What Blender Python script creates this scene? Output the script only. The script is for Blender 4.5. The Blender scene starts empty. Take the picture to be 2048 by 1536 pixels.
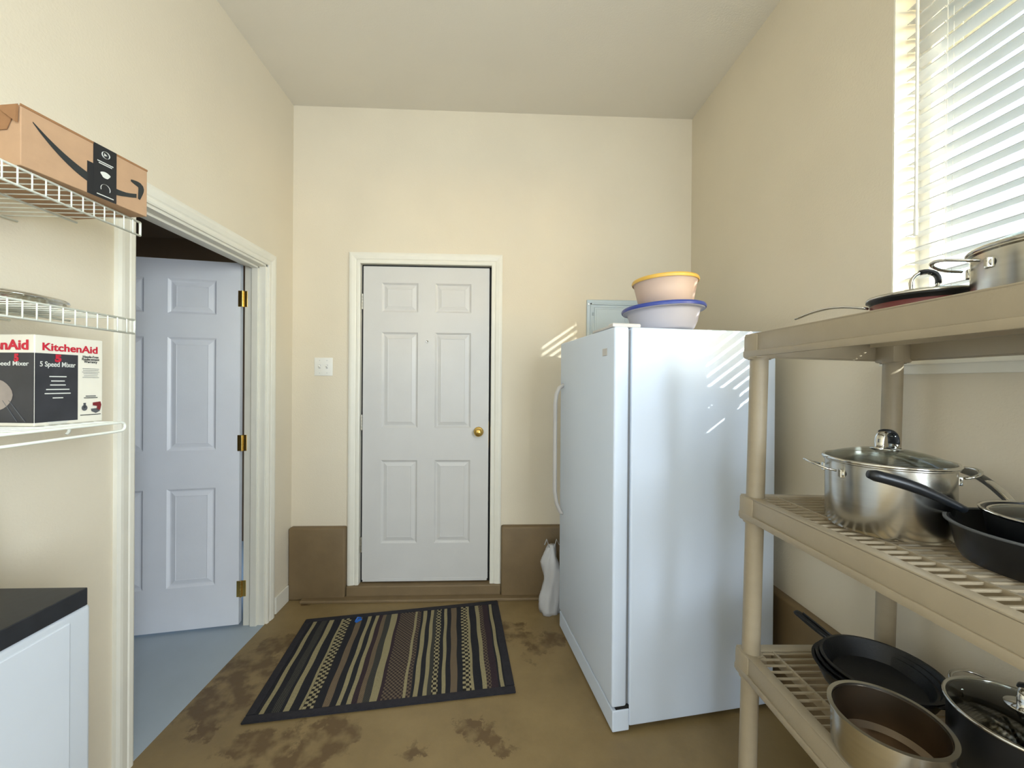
import bpy, bmesh, math, random
from mathutils import Vector, Matrix, Euler
random.seed(7)
S = bpy.context.scene
C = bpy.context.collection
PI = math.pi

# ------------------------------------------------------------------ camera
F, YAW, PIT, ROL, CH = 790.63, .0403, .0020, .0072, 1.379
cy, sy, cp, sp, cr, sr = math.cos(YAW), math.sin(YAW), math.cos(PIT), math.sin(PIT), math.cos(ROL), math.sin(ROL)
_r = Vector((cy, -sy, 0)); _u = Vector((sy * sp, cy * sp, cp)); FWD = Vector((sy * cp, cy * cp, -sp))
RGT = _r * cr + _u * sr; UPV = _u * cr - _r * sr
cd = bpy.data.cameras.new('camera'); cam = bpy.data.objects.new('camera', cd); C.objects.link(cam)
cd.sensor_fit = 'HORIZONTAL'; cd.sensor_width = 36; cd.lens = 36 * F / 2048; cd.clip_start = .02; cd.clip_end = 500
M = Matrix.Identity(4)
for i in range(3):
    M[i][0] = RGT[i]; M[i][1] = UPV[i]; M[i][2] = -FWD[i]
M.translation = (0, 0, CH)
cam.matrix_world = M
S.camera = cam

def ray(u, v):
    return FWD + RGT * ((u - 1024) / F) - UPV * ((v - 768) / F)

def at(u, v, ax, val):
    """point where the pixel's ray meets the plane axis = val"""
    d = ray(u, v); o = Vector((0, 0, CH)); t = (val - o[ax]) / d[ax]
    return o + d * t

def tang(pl, pr, v, r):
    """axis of an upright round thing of radius r between two tangent pixels"""
    a = ray(pl, v); b = ray(pr, v)
    t0 = math.atan2(a.x, a.y); t1 = math.atan2(b.x, b.y)
    m = (t0 + t1) / 2; d = r / math.sin((t1 - t0) / 2)
    return d * math.sin(m), d * math.cos(m)

# ------------------------------------------------------------------ light
vs = S.view_settings
S.display_settings.display_device = 'sRGB'
vs.view_transform = 'Standard'; vs.look = 'None'; vs.gamma = 1; vs.use_curve_mapping = False
vs.exposure = 1.82
SUN = Vector((1, -1.75, .70)).normalized()          # towards the sun
w = bpy.data.worlds.new('sky'); S.world = w; w.use_nodes = True
nt = w.node_tree; nt.nodes.clear()
out = nt.nodes.new('ShaderNodeOutputWorld'); bg = nt.nodes.new('ShaderNodeBackground'); sk = nt.nodes.new('ShaderNodeTexSky')
sk.sky_type = 'NISHITA'; sk.sun_disc = False; sk.sun_elevation = math.asin(SUN.z); sk.sun_rotation = math.atan2(SUN.x, SUN.y)
sk.air_density = 1.2; sk.dust_density = 1.5
bg.inputs['Strength'].default_value = .42
nt.links.new(sk.outputs[0], bg.inputs[0]); nt.links.new(bg.outputs[0], out.inputs[0])
ld = bpy.data.lights.new('sun', 'SUN'); ld.energy = 4.2; ld.angle = .009; ld.color = (1, .97, .92)
so = bpy.data.objects.new('sun', ld); C.objects.link(so); so.rotation_euler = SUN.to_track_quat('Z', 'Y').to_euler(); so.location = SUN * 12

def area(name, loc, tgt, sx, sy_, e, col):
    l = bpy.data.lights.new(name, 'AREA'); l.shape = 'RECTANGLE'; l.size = sx; l.size_y = sy_; l.energy = e; l.color = col
    o = bpy.data.objects.new(name, l); C.objects.link(o); o.location = loc
    o.rotation_euler = (Vector(loc) - Vector(tgt)).to_track_quat('Z', 'Y').to_euler()
    return o
# added fill lamp on the right wall, before an invented window behind the camera
area('added_fill_right', (1.285, -.95, 1.75), (-1.3, -.40, 1.85), 1.5, 1.5, 46, (.78, .89, 1))
# added fill lamp before an invented window in the rear wall
area('added_fill_rear', (-.5, -2.985, 1.65), (1.3, .6, 1.5), 1.4, 1.7, 25, (.74, .87, 1))

# ------------------------------------------------------------------ materials
def lin(c):
    return tuple((x / 255 / 12.92 if x <= 10 else ((x / 255 + .055) / 1.055) ** 2.4) for x in c) + (1,)

def P(name, col, rough=.5, metal=0, var=0, vscale=8, bump=0, bscale=60, spec=None, coat=0, stretch=None, trans=0, sss=0, alpha=1):
    m = bpy.data.materials.new(name); m.use_nodes = True
    t = m.node_tree; b = t.nodes['Principled BSDF']
    b.inputs['Base Color'].default_value = lin(col); b.inputs['Roughness'].default_value = rough; b.inputs['Metallic'].default_value = metal
    if spec is not None: b.inputs['Specular IOR Level'].default_value = spec
    if coat: b.inputs['Coat Weight'].default_value = coat
    tc = t.nodes.new('ShaderNodeTexCoord'); vec = tc.outputs['Object']
    if stretch:
        mp = t.nodes.new('ShaderNodeMapping'); mp.inputs['Scale'].default_value = stretch
        t.links.new(vec, mp.inputs[0]); vec = mp.outputs[0]
    if var:
        n = t.nodes.new('ShaderNodeTexNoise'); n.inputs['Scale'].default_value = vscale; n.inputs['Detail'].default_value = 5
        t.links.new(vec, n.inputs['Vector'])
        r = t.nodes.new('ShaderNodeValToRGB'); e = r.color_ramp.elements
        c = lin(col); e[0].position = .3; e[1].position = .7
        e[0].color = tuple(x * (1 - var) for x in c[:3]) + (1,); e[1].color = tuple(min(1, x * (1 + var)) for x in c[:3]) + (1,)
        t.links.new(n.outputs[0], r.inputs[0]); t.links.new(r.outputs[0], b.inputs['Base Color'])
    if bump:
        n2 = t.nodes.new('ShaderNodeTexNoise'); n2.inputs['Scale'].default_value = bscale; n2.inputs['Detail'].default_value = 3
        t.links.new(vec, n2.inputs['Vector'])
        bp = t.nodes.new('ShaderNodeBump'); bp.inputs['Strength'].default_value = bump; bp.inputs['Distance'].default_value = .002
        t.links.new(n2.outputs[0], bp.inputs['Height']); t.links.new(bp.outputs[0], b.inputs['Normal'])
    if trans:
        o = t.nodes['Material Output']; tr = t.nodes.new('ShaderNodeBsdfTranslucent'); tr.inputs[0].default_value = lin(col)
        mx = t.nodes.new('ShaderNodeMixShader'); mx.inputs[0].default_value = trans
        t.links.new(b.outputs[0], mx.inputs[1]); t.links.new(tr.outputs[0], mx.inputs[2]); t.links.new(mx.outputs[0], o.inputs['Surface'])
    return m

def glass_mat(name, tint=(235, 242, 238), refl=.06):
    m = bpy.data.materials.new(name); m.use_nodes = True; t = m.node_tree; t.nodes.clear()
    o = t.nodes.new('ShaderNodeOutputMaterial'); a = t.nodes.new('ShaderNodeBsdfTransparent'); g = t.nodes.new('ShaderNodeBsdfGlossy')
    a.inputs[0].default_value = lin(tint); g.inputs['Roughness'].default_value = .03
    lw = t.nodes.new('ShaderNodeLayerWeight'); lw.inputs[0].default_value = .25
    mth = t.nodes.new('ShaderNodeMath'); mth.operation = 'MULTIPLY_ADD'; mth.inputs[1].default_value = .5; mth.inputs[2].default_value = refl
    mx = t.nodes.new('ShaderNodeMixShader')
    t.links.new(lw.outputs['Fresnel'], mth.inputs[0]); t.links.new(mth.outputs[0], mx.inputs[0])
    t.links.new(a.outputs[0], mx.inputs[1]); t.links.new(g.outputs[0], mx.inputs[2]); t.links.new(mx.outputs[0], o.inputs[0])
    return m

WALL = P('cream_wall_paint', (225, 214, 192), .75, var=.03, vscale=2, bump=.35, bscale=140, spec=.2)
CEIL = P('ceiling_paint', (228, 221, 206), .85, var=.02, vscale=2, bump=.3, bscale=120, spec=.1)
CURB = P('brown_curb_paint', (124, 104, 74), .6, var=.10, vscale=6, bump=.5, bscale=40)
WHITE = P('white_trim_paint', (232, 228, 214), .4, var=.02, vscale=12)
DOORW = P('white_door_paint', (208, 206, 202), .38, var=.02, vscale=6, bump=.12, bscale=220)
DOORL = P('white_door_sky_tinted', (236, 238, 244), .38, var=.02, vscale=6, bump=.12, bscale=220)  # white paint, lifted and tinted with the cool sky light on this door
HALLF = P('blue_grey_floor_paint', (168, 180, 190), .35, var=.05, vscale=3, bump=.2, bscale=30)
HALLW = P('hall_wall_dimmed', (120, 96, 76), .8, var=.05, vscale=2)  # dark brown carries the dimness of the unlit side room
BRASS = P('polished_brass', (224, 188, 106), .26, 1, var=.06, vscale=30)
BLACK = P('black_weatherstrip', (16, 16, 18), .7, var=.2, vscale=30)
FREEZ = P('freezer_enamel', (216, 228, 245), .42, var=.01, vscale=4, bump=.10, bscale=260)
GASK = P('freezer_gasket', (120, 122, 124), .6, var=.05)
PLAST = P('white_plastic', (236, 234, 226), .35, var=.02)
HANDL = P('freezer_handle_plastic', (205, 202, 200), .4, var=.02)
SHELF = P('taupe_resin_shelf', (160, 147, 124), .45, var=.04, vscale=14, bump=.15, bscale=180)
WIRE = P('white_vinyl_wire', (238, 240, 228), .35, var=.01)
STEEL = P('brushed_steel', (200, 198, 190), .24, 1, var=.06, vscale=6, stretch=(1, 1, 18))
STEELP = P('polished_steel', (212, 212, 208), .12, 1, var=.03, vscale=10)
BRONZE = P('stained_steel_inside', (128, 114, 98), .35, 1, var=.12, vscale=8)
IRON = P('cast_iron', (26, 27, 29), .42, .3, var=.15, vscale=40, bump=.3, bscale=220)
NONST = P('black_nonstick', (22, 23, 26), .35, 0, var=.1, vscale=30)
BAKEL = P('black_handle_plastic', (18, 22, 27), .35, 0, var=.1, vscale=20)
REDP = P('red_enamel', (112, 52, 50), .3, var=.05)
GLASS = glass_mat('lid_glass', (250, 252, 249), .07)
PANE = glass_mat('window_glass', (245, 250, 250), .03)
SLAT = P('white_blind_slat', (222, 223, 224), .4, var=.01, trans=.08)
CORD = P('white_blind_cord', (236, 236, 230), .7, var=.03)
CARD = P('brown_cardboard', (184, 148, 114), .8, var=.05, vscale=25, bump=.2, bscale=90)
CARDD = P('cardboard_edge', (150, 108, 70), .85, var=.08, vscale=25)
INK = P('black_print', (38, 42, 42), .55, var=.05)
TAPE = P('black_printed_tape', (34, 36, 40), .3, var=.08)
PALE = P('pale_print', (214, 214, 205), .6, var=.03)
REDI = P('red_print', (196, 30, 52), .5, var=.04)
GREYI = P('grey_print', (86, 88, 90), .6, var=.1)
MBOX = P('white_printed_card', (232, 226, 208), .5, var=.03)
MBLK = P('black_printed_card', (52, 52, 56), .4, var=.25, vscale=14)
MIXG = P('mixer_print_grey', (150, 138, 128), .5, var=.15, vscale=20)
TOPB = P('black_countertop', (34, 36, 40), .45, var=.15, vscale=40, bump=.1)
CABW = P('white_cabinet_paint', (202, 208, 214), .4, var=.015)
KRAFT = P('kraft_paper', (170, 150, 96), .85, var=.08, vscale=15, bump=.3)
PANEL = P('grey_panel_enamel', (176, 188, 192), .4, .2, var=.03)
LILAC = P('white_bowl_plastic', (224, 222, 232), .35, var=.01, trans=.35)
PEACH = P('peach_bowl_plastic', (246, 224, 208), .35, var=.01, trans=.35)
BLUEL = P('blue_lid_plastic', (56, 74, 156), .35, var=.03)
YELL = P('yellow_lid_plastic', (232, 186, 86), .35, var=.03)
BAGM = P('white_bag_film', (226, 226, 228), .3, var=.03, trans=.3)
BLUEC = P('blue_plastic_clip', (40, 104, 190), .4, var=.05)
GRASS = P('outdoor_ground', (84, 88, 70), .9, var=.2, vscale=2)
SOFF = P('eave_paint', (214, 205, 185), .8, var=.03)
RBORD = P('rug_border', (34, 32, 38), .9, var=.2, vscale=60, bump=.6, bscale=300)

def rug_mat(name, a, b, su, sv, mode='weave'):
    m = P(name, a, .95); t = m.node_tree; bs = t.nodes['Principled BSDF']; bs.inputs['Specular IOR Level'].default_value = .1
    tc = t.nodes.new('ShaderNodeTexCoord'); mp = t.nodes.new('ShaderNodeMapping'); mp.inputs['Scale'].default_value = (su, sv, 1)
    t.links.new(tc.outputs['UV'], mp.inputs[0])
    ck = t.nodes.new('ShaderNodeTexChecker'); ck.inputs['Scale'].default_value = 1
    ck.inputs['Color1'].default_value = lin(a); ck.inputs['Color2'].default_value = lin(b)
    t.links.new(mp.outputs[0], ck.inputs['Vector'])
    n = t.nodes.new('ShaderNodeTexNoise'); n.inputs['Scale'].default_value = 220; t.links.new(tc.outputs['Object'], n.inputs['Vector'])
    mx = t.nodes.new('ShaderNodeMix'); mx.data_type = 'RGBA'; mx.blend_type = 'MULTIPLY'; mx.inputs['Factor'].default_value = .55
    t.links.new(ck.outputs['Color'], mx.inputs['A']); t.links.new(n.outputs[0], mx.inputs['B'])
    t.links.new(mx.outputs['Result'], bs.inputs['Base Color'])
    bp = t.nodes.new('ShaderNodeBump'); bp.inputs['Strength'].default_value = .5; bp.inputs['Distance'].default_value = .002
    t.links.new(n.outputs[0], bp.inputs['Height']); t.links.new(bp.outputs[0], bs.inputs['Normal'])
    return m

def floor_mat():
    m = P('brown_painted_concrete', (142, 116, 78), .5, bump=.35, bscale=35); t = m.node_tree; b = t.nodes['Principled BSDF']
    N = t.nodes.new; L = t.links.new
    tc = N('ShaderNodeTexCoord')
    n1 = N('ShaderNodeTexNoise'); n1.inputs['Scale'].default_value = 3.5; n1.inputs['Detail'].default_value = 7; n1.inputs['Roughness'].default_value = .65
    L(tc.outputs['Object'], n1.inputs['Vector'])
    r1 = N('ShaderNodeValToRGB'); e = r1.color_ramp.elements
    e[0].position = .35; e[0].color = lin((126, 106, 70)); e[1].position = .7; e[1].color = lin((146, 124, 84)); L(n1.outputs[0], r1.inputs[0])
    # warped position
    nw = N('ShaderNodeTexNoise'); nw.inputs['Scale'].default_value = 6; nw.inputs['Detail'].default_value = 6; nw.inputs['Roughness'].default_value = .7
    L(tc.outputs['Object'], nw.inputs['Vector'])
    sub = N('ShaderNodeVectorMath'); sub.operation = 'SUBTRACT'; sub.inputs[1].default_value = (.5, .5, .5); L(nw.outputs['Color'], sub.inputs[0])
    sc = N('ShaderNodeVectorMath'); sc.operation = 'SCALE'; sc.inputs['Scale'].default_value = .42; L(sub.outputs[0], sc.inputs[0])
    ad = N('ShaderNodeVectorMath'); ad.operation = 'ADD'; L(tc.outputs['Object'], ad.inputs[0]); L(sc.outputs[0], ad.inputs[1])
    flat = N('ShaderNodeVectorMath'); flat.operation = 'MULTIPLY'; flat.inputs[1].default_value = (1, 1, 0); L(ad.outputs[0], flat.inputs[0])
    prev = None
    for (u, v, rad) in [(500, 1330, .13), (440, 1400, .15), (555, 1290, .10), (395, 1470, .06), (520, 1500, .10), (480, 1525, .09), (650, 1478, .10), (590, 1530, .10),
                        (1075, 1292, .09), (1020, 1262, .10), (1110, 1280, .05), (985, 1470, .06), (940, 1455, .04), (620, 1200, .05), (830, 1520, .03), (1005, 1500, .04)]:
        p = at(u, v, 2, 0)
        ds = N('ShaderNodeVectorMath'); ds.operation = 'DISTANCE'; ds.inputs[1].default_value = (p.x, p.y, 0); L(flat.outputs[0], ds.inputs[0])
        mr = N('ShaderNodeMapRange'); mr.inputs['From Min'].default_value = rad * .85; mr.inputs['From Max'].default_value = rad * 1.15
        mr.inputs['To Min'].default_value = 1; mr.inputs['To Max'].default_value = 0; L(ds.outputs['Value'], mr.inputs['Value'])
        if prev is None: prev = mr.outputs[0]
        else:
            mxm = N('ShaderNodeMath'); mxm.operation = 'MAXIMUM'; L(prev, mxm.inputs[0]); L(mr.outputs[0], mxm.inputs[1]); prev = mxm.outputs[0]
    # broken-up edge inside the stains
    n3 = N('ShaderNodeTexNoise'); n3.inputs['Scale'].default_value = 14; n3.inputs['Detail'].default_value = 6; L(tc.outputs['Object'], n3.inputs['Vector'])
    m3 = N('ShaderNodeMapRange'); m3.inputs['From Min'].default_value = .36; m3.inputs['From Max'].default_value = .55; L(n3.outputs[0], m3.inputs['Value'])
    mu = N('ShaderNodeMath'); mu.operation = 'MULTIPLY'; L(prev, mu.inputs[0]); L(m3.outputs[0], mu.inputs[1])
    mu2 = N('ShaderNodeMath'); mu2.operation = 'MULTIPLY'; mu2.inputs[1].default_value = .85; L(mu.outputs[0], mu2.inputs[0])
    mx = N('ShaderNodeMix'); mx.data_type = 'RGBA'; mx.inputs['B'].default_value = lin((88, 66, 38))
    L(mu2.outputs[0], mx.inputs['Factor']); L(r1.outputs[0], mx.inputs['A']); L(mx.outputs['Result'], b.inputs['Base Color'])
    return m
FLOOR = floor_mat()

# ------------------------------------------------------------------ geometry helpers
def link(name, me, mat, parent=None, smooth=False):
    o = bpy.data.objects.new(name, me); C.objects.link(o)
    for m_ in (mat if isinstance(mat, (list, tuple)) else [mat]): me.materials.append(m_)
    if smooth:
        for f in me.polygons: f.use_smooth = True
    if parent: o.parent = parent
    return o

def tag(o, label=None, cat=None, group=None, kind=None):
    if label: o['label'] = label
    if cat: o['category'] = cat
    if group: o['group'] = group
    if kind: o['kind'] = kind
    return o

def empty(name, loc, label, cat, rz=0, group=None, kind=None):
    o = bpy.data.objects.new(name, None); C.objects.link(o); o.location = loc; o.rotation_euler = (0, 0, rz); o.empty_display_size = .05
    return tag(o, label, cat, group, kind)

class B:
    """collects shapes into one mesh"""
    def __init__(s): s.bm = bmesh.new()
    def box(s, x0, x1, y0, y1, z0, z1, bev=0, seg=2):
        t = bmesh.new()
        r = bmesh.ops.create_cube(t, size=1)
        for v in t.verts:
            v.co = ((x0 + x1) / 2 + v.co.x * (x1 - x0), (y0 + y1) / 2 + v.co.y * (y1 - y0), (z0 + z1) / 2 + v.co.z * (z1 - z0))
        if bev: bmesh.ops.bevel(t, geom=t.edges[:], offset=bev, segments=seg, profile=.5, affect='EDGES')
        s.add(t); return s
    def add(s, t):
        me = bpy.data.meshes.new('tmp'); t.to_mesh(me); t.free(); s.bm.from_mesh(me); bpy.data.meshes.remove(me)
    def tube(s, pts, r, n=10, flat=None, cap=True, closed=False):
        """sweep an ellipse along pts; r float or list; flat=(w scale, h scale) of the section"""
        pts = [Vector(p) for p in pts]; m = len(pts)
        rs = r if isinstance(r, (list, tuple)) else [r] * m
        wx, hx = flat if flat else (1, 1)
        tans = []
        for i in range(m):
            a = pts[(i - 1) % m] if (closed or i > 0) else pts[i]; b = pts[(i + 1) % m] if (closed or i < m - 1) else pts[i]
            tans.append((b - a).normalized())
        ref = Vector((0, 0, 1)) if abs(tans[0].z) < .9 else Vector((1, 0, 0))
        side = tans[0].cross(ref).normalized(); rings = []
        for i in range(m):
            side = (side - tans[i] * side.dot(tans[i])).normalized(); up = side.cross(tans[i])
            rings.append([s.bm.verts.new(pts[i] + side * math.cos(2 * PI * k / n) * rs[i] * wx + up * math.sin(2 * PI * k / n) * rs[i] * hx) for k in range(n)])
        rng = range(m) if closed else range(m - 1)
        for i in rng:
            a, b = rings[i], rings[(i + 1) % m]
            for k in range(n): s.bm.faces.new((a[k], a[(k + 1) % n], b[(k + 1) % n], b[k]))
        if cap and not closed:
            s.bm.faces.new(rings[0][::-1]); s.bm.faces.new(rings[-1])
        return s
    def lathe(s, prof, n=48, c=(0, 0, 0)):
        rings = []
        for (r, z) in prof:
            if r < 1e-6: rings.append([s.bm.verts.new((c[0], c[1], c[2] + z))])
            else: rings.append([s.bm.verts.new((c[0] + r * math.cos(2 * PI * k / n), c[1] + r * math.sin(2 * PI * k / n), c[2] + z)) for k in range(n)])
        for a, b in zip(rings, rings[1:]):
            for k in range(n):
                q = [a[k % len(a)], a[(k + 1) % len(a)], b[(k + 1) % len(b)], b[k % len(b)]]
                u = []
                for v in q:
                    if v not in u: u.append(v)
                if len(u) > 2: s.bm.faces.new(u)
        return s
    def poly(s, pts, d):
        """extrude polygon (list of 3D pts) by vector d"""
        d = Vector(d); a = [s.bm.verts.new(Vector(p)) for p in pts]; b = [s.bm.verts.new(Vector(p) + d) for p in pts]
        s.bm.faces.new(a[::-1]); s.bm.faces.new(b)
        n = len(pts)
        for k in range(n): s.bm.faces.new((a[k], a[(k + 1) % n], b[(k + 1) % n], b[k]))
        return s
    def mesh(s, name='m', recalc=True):
        if recalc: bmesh.ops.recalc_face_normals(s.bm, faces=s.bm.faces[:])
        me = bpy.data.meshes.new(name); s.bm.to_mesh(me); s.bm.free(); return me
    def build(s, name, mat, parent=None, smooth=False):
        o = link(name, s.mesh(name), mat, parent, smooth)
        if smooth == 'auto':
            m_ = o.data
            m_.set_sharp_from_angle(angle=math.radians(35))
        return o

def arc(c, r, a0, a1, n, ax='xz'):
    o = []
    for i in range(n + 1):
        a = math.radians(a0 + (a1 - a0) * i / n); x, y = r * math.cos(a), r * math.sin(a)
        o.append(Vector(c) + (Vector((x, 0, y)) if ax == 'xz' else Vector((0, x, y)) if ax == 'yz' else Vector((x, y, 0))))
    return o

def text(body, size, mat, parent, loc, rot, bold=0, sx=1, align='CENTER', name='lettering', label=None):
    cu = bpy.data.curves.new('txt', 'FONT'); cu.body = body; cu.size = size; cu.align_x = align; cu.offset = bold; cu.extrude = .0003
    t = bpy.data.objects.new('txt', cu); C.objects.link(t)
    dg = bpy.context.evaluated_depsgraph_get()
    me = bpy.data.meshes.new_from_object(t.evaluated_get(dg)); bpy.data.objects.remove(t); bpy.data.curves.remove(cu)
    o = link(name, me, mat, parent); o.location = loc; o.rotation_euler = rot; o.scale = (sx, 1, 1)
    if label: o['label'] = label
    return o

def copyo(o, parent, loc=None):
    c = o.copy(); C.objects.link(c); c.parent = parent
    if loc is not None: c.location = loc
    return c

# ------------------------------------------------------------------ room shell
D, WL, WR, H = 2.581, 1.303, 1.290, 3.141
T = .115                                           # partition thickness
YR = -3.0
JN, JF, HT = 1.465, 2.305, 2.045                   # doorway in the left wall: near, far, head
DX0, DZB = -.8604, .099                            # back door: left edge, bottom
DX1, DZT = DX0 + .813, DZB + 2.03
WY0, WY1, WZ0, WZ1, WT = .57, 1.243, 1.455, 2.80, .15

tag(B().box(-WL - T, WR + WT, YR - .1, D + .12, -.12, 0).build('floor', FLOOR), 'brown painted concrete floor with dark stains around the striped rug', 'floor', kind='structure')
tag(B().box(-WL - .02, WR + .1, YR - .1, D + .1, H, H + .12).build('ceiling', CEIL), 'plain off-white painted ceiling over the room', 'ceiling', kind='structure')
b = B()
b.box(-WL - T, -WL, YR, JN, 0, H); b.box(-WL - T, -WL, JF, D + .12, 0, H); b.box(-WL - T, -WL, JN, JF, HT, H)
tag(b.build('wall_left', WALL), 'cream wall with the open doorway and wire shelves', 'wall', kind='structure')
b = B()
b.box(-WL, DX0 - .03, D, D + .12, 0, H); b.box(DX1 + .03, WR, D, D + .12, 0, H); b.box(DX0 - .03, DX1 + .03, D, D + .12, DZT + .03, H)
b.box(DX0 - .03, DX1 + .03, D + .10, D + .12, 0, DZT + .03)
tag(b.build('wall_back', WALL), 'cream wall behind the closed white door', 'wall', kind='structure')
b = B()
b.box(WR, WR + WT, YR, -1.72, 0, H); b.box(WR, WR + WT, -1.72, -.18, 0, .98); b.box(WR, WR + WT, -1.72, -.18, 2.52, H); b.box(WR, WR + WT, -.18, WY0, 0, H); b.box(WR, WR + WT, WY1, D + .12, 0, H); b.box(WR, WR + WT, WY0, WY1, 0, WZ0); b.box(WR, WR + WT, WY0, WY1, WZ1, H)
tag(b.build('wall_right', WALL), 'cream wall with the window and white blind', 'wall', kind='structure')
b = B()
b.box(-WL - T, WR + WT, YR - .1, YR, 0, H)
tag(b.build('wall_rear', WALL), 'plain cream wall behind the camera', 'wall', kind='structure')

# side room seen through the doorway
HX = -4.1
tag(B().box(HX, -WL - T, -.3, 3.6, -.12, -.002).build('floor', HALLF), 'blue-grey painted floor beyond the open doorway', 'floor', kind='structure')
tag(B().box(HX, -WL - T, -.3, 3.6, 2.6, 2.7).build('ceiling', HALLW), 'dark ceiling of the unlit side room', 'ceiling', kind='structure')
tag(B().box(HX, -WL - T, 3.5, 3.6, 0, 2.6).build('wall_side_room_back', HALLW), 'side room wall above the open door, its dimness put into the colour', 'wall', kind='structure')
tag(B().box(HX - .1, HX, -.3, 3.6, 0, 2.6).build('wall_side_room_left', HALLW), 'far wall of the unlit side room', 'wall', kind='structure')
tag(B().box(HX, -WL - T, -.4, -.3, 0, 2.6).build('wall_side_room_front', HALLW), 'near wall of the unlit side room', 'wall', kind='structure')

# outdoors
tag(B().box(WR + WT, 40, -40, 40, -.3, -.2).build('ground', GRASS), 'pale ground outside the window', 'ground', kind='structure')
tag(B().box(WR + WT, 1.95, -3.4, 4, 2.80, 2.94).build('roof_eave', SOFF), 'roof overhang outside above the window', 'eave', kind='structure')

# brown stem-wall curb along the back and right walls
def curb(name, x0, x1, y0, y1, lab):
    tag(B().box(x0, x1, y0, y1, 0, .455, .012, 3).build(name, CURB, smooth='auto'), lab, 'curb', kind='structure')
curb('baseboard_back', -WL + .004, DX0 - .088, D - .045, D + .02, 'brown concrete curb left of the closed white door')
curb('baseboard_back', DX1 + .088, WR - .04, D - .045, D + .02, 'brown concrete curb between the closed white door and the freezer')
curb('baseboard_right', WR - .04, WR + .01, YR, D - .02, 'brown concrete curb along the wall under the window')
tag(B().box(-WL - .0, -WL + .012, JF + .085, D - .045, 0, .10, .004).build('baseboard_left', WHITE), 'short white baseboard between the doorway casing and the curb', 'baseboard', kind='structure')
b = B(); b.box(DX0 - .085, DX1 + .085, D - .03, D + .1, 0, DZB - .022, .006)
tag(b.build('trim_3', CURB), 'brown concrete step under the closed white door', 'step', kind='structure')
tag(B().box(DX0 - .35, DX1 + .42, D - .085, D - .03, 0, .018, .005).build('trim_4', CURB), 'low raised concrete ridge on the floor before the closed door', 'ridge', kind='structure')

# ------------------------------------------------------------------ casings
def casing_bar(L, wdt):
    """stepped moulding along +x, width in +y (inner edge y=0), thickness in z, mitred at both ends outward"""
    prof = [(0, 0), (0, .010), (.006, .013), (.020, .013), (.024, .010), (.030, .014), (.050, .018), (.060, .018), (wdt, .014), (wdt, 0)]
    return prof
def casing_piece(name, p0, p1, inward, normal, parent, m0, m1, wdt=.07):
    """p0->p1 inner edge; profile grows along 'inward' negative (outwards) and 'normal'; m0/m1 mitre at ends"""
    prof = casing_bar(0, wdt); p0, p1 = Vector(p0), Vector(p1); d = (p1 - p0).normalized(); ow = Vector(inward); nn = Vector(normal)
    bm = bmesh.new(); A = []; Bv = []
    for (y, z) in prof:
        A.append(bm.verts.new(p0 + ow * y + nn * z - d * (y if m0 else 0))); Bv.append(bm.verts.new(p1 + ow * y + nn * z + d * (y if m1 else 0)))
    n = len(prof)
    for k in range(n): bm.faces.new((A[k], A[(k + 1) % n], Bv[(k + 1) % n], Bv[k]))
    bm.faces.new(A[::-1]); bm.faces.new(Bv)
    bmesh.ops.recalc_face_normals(bm, faces=bm.faces[:])
    me = bpy.data.meshes.new(name); bm.to_mesh(me); bm.free()
    return link(name, me, WHITE, parent)

t1 = empty('trim_1', (0, 0, 0), 'white moulded frame of the open side doorway', 'door frame', kind='structure')
casing_piece('side_casing', (-WL, JN + .006, 0), (-WL, JN + .006, HT - .006), (0, -1, 0), (1, 0, 0), t1, 0, 1)
casing_piece('side_casing', (-WL, JF - .006, 0), (-WL, JF - .006, HT - .006), (0, 1, 0), (1, 0, 0), t1, 0, 1)
casing_piece('head_casing', (-WL, JN + .006, HT - .006), (-WL, JF - .006, HT - .006), (0, 0, 1), (1, 0, 0), t1, 1, 1)
for nm, a in (('side_jamb', (-WL - T, -WL + .001, JN, JN + .018, 0, HT)), ('side_jamb', (-WL - T, -WL + .001, JF - .018, JF, 0, HT)), ('head_jamb', (-WL - T, -WL + .001, JN, JF, HT - .018, HT)),
              ('door_stop', (-WL - .072, -WL - .036, JF - .030, JF - .018, 0, HT - .018)), ('door_stop', (-WL - .072, -WL - .036, JN + .018, JN + .030, 0, HT - .018)),
              ('door_stop', (-WL - .072, -WL - .036, JN + .018, JF - .018, HT - .030, HT - .018))):
    B().box(*a, .002).build(nm, WHITE, t1)
B().box(-WL - T + .0, -WL + .0005, JN + .018, JF - .018, .0, .0012).build('threshold_edge', HALLF, t1)

t2 = empty('trim_2', (0, 0, 0), 'white moulded frame of the closed back door', 'door frame', kind='structure')
cz = DZB - .022
casing_piece('side_casing', (DX0 - .014, D, cz), (DX0 - .014, D, DZT + .012), (-1, 0, 0), (0, -1, 0), t2, 0, 1)
casing_piece('side_casing', (DX1 + .014, D, cz), (DX1 + .014, D, DZT + .012), (1, 0, 0), (0, -1, 0), t2, 0, 1)
casing_piece('head_casing', (DX0 - .014, D, DZT + .012), (DX1 + .014, D, DZT + .012), (0, 0, 1), (0, -1, 0), t2, 1, 1)
B().box(DX0 - .03, DX0 - .0135, D - .001, D + .1, cz, DZT + .02).build('side_jamb', WHITE, t2)
B().box(DX1 + .0135, DX1 + .03, D - .001, D + .1, cz, DZT + .02).build('side_jamb', WHITE, t2)
B().box(DX0 - .03, DX1 + .03, D - .001, D + .1, DZT + .012, DZT + .03).build('head_jamb', WHITE, t2)
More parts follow.
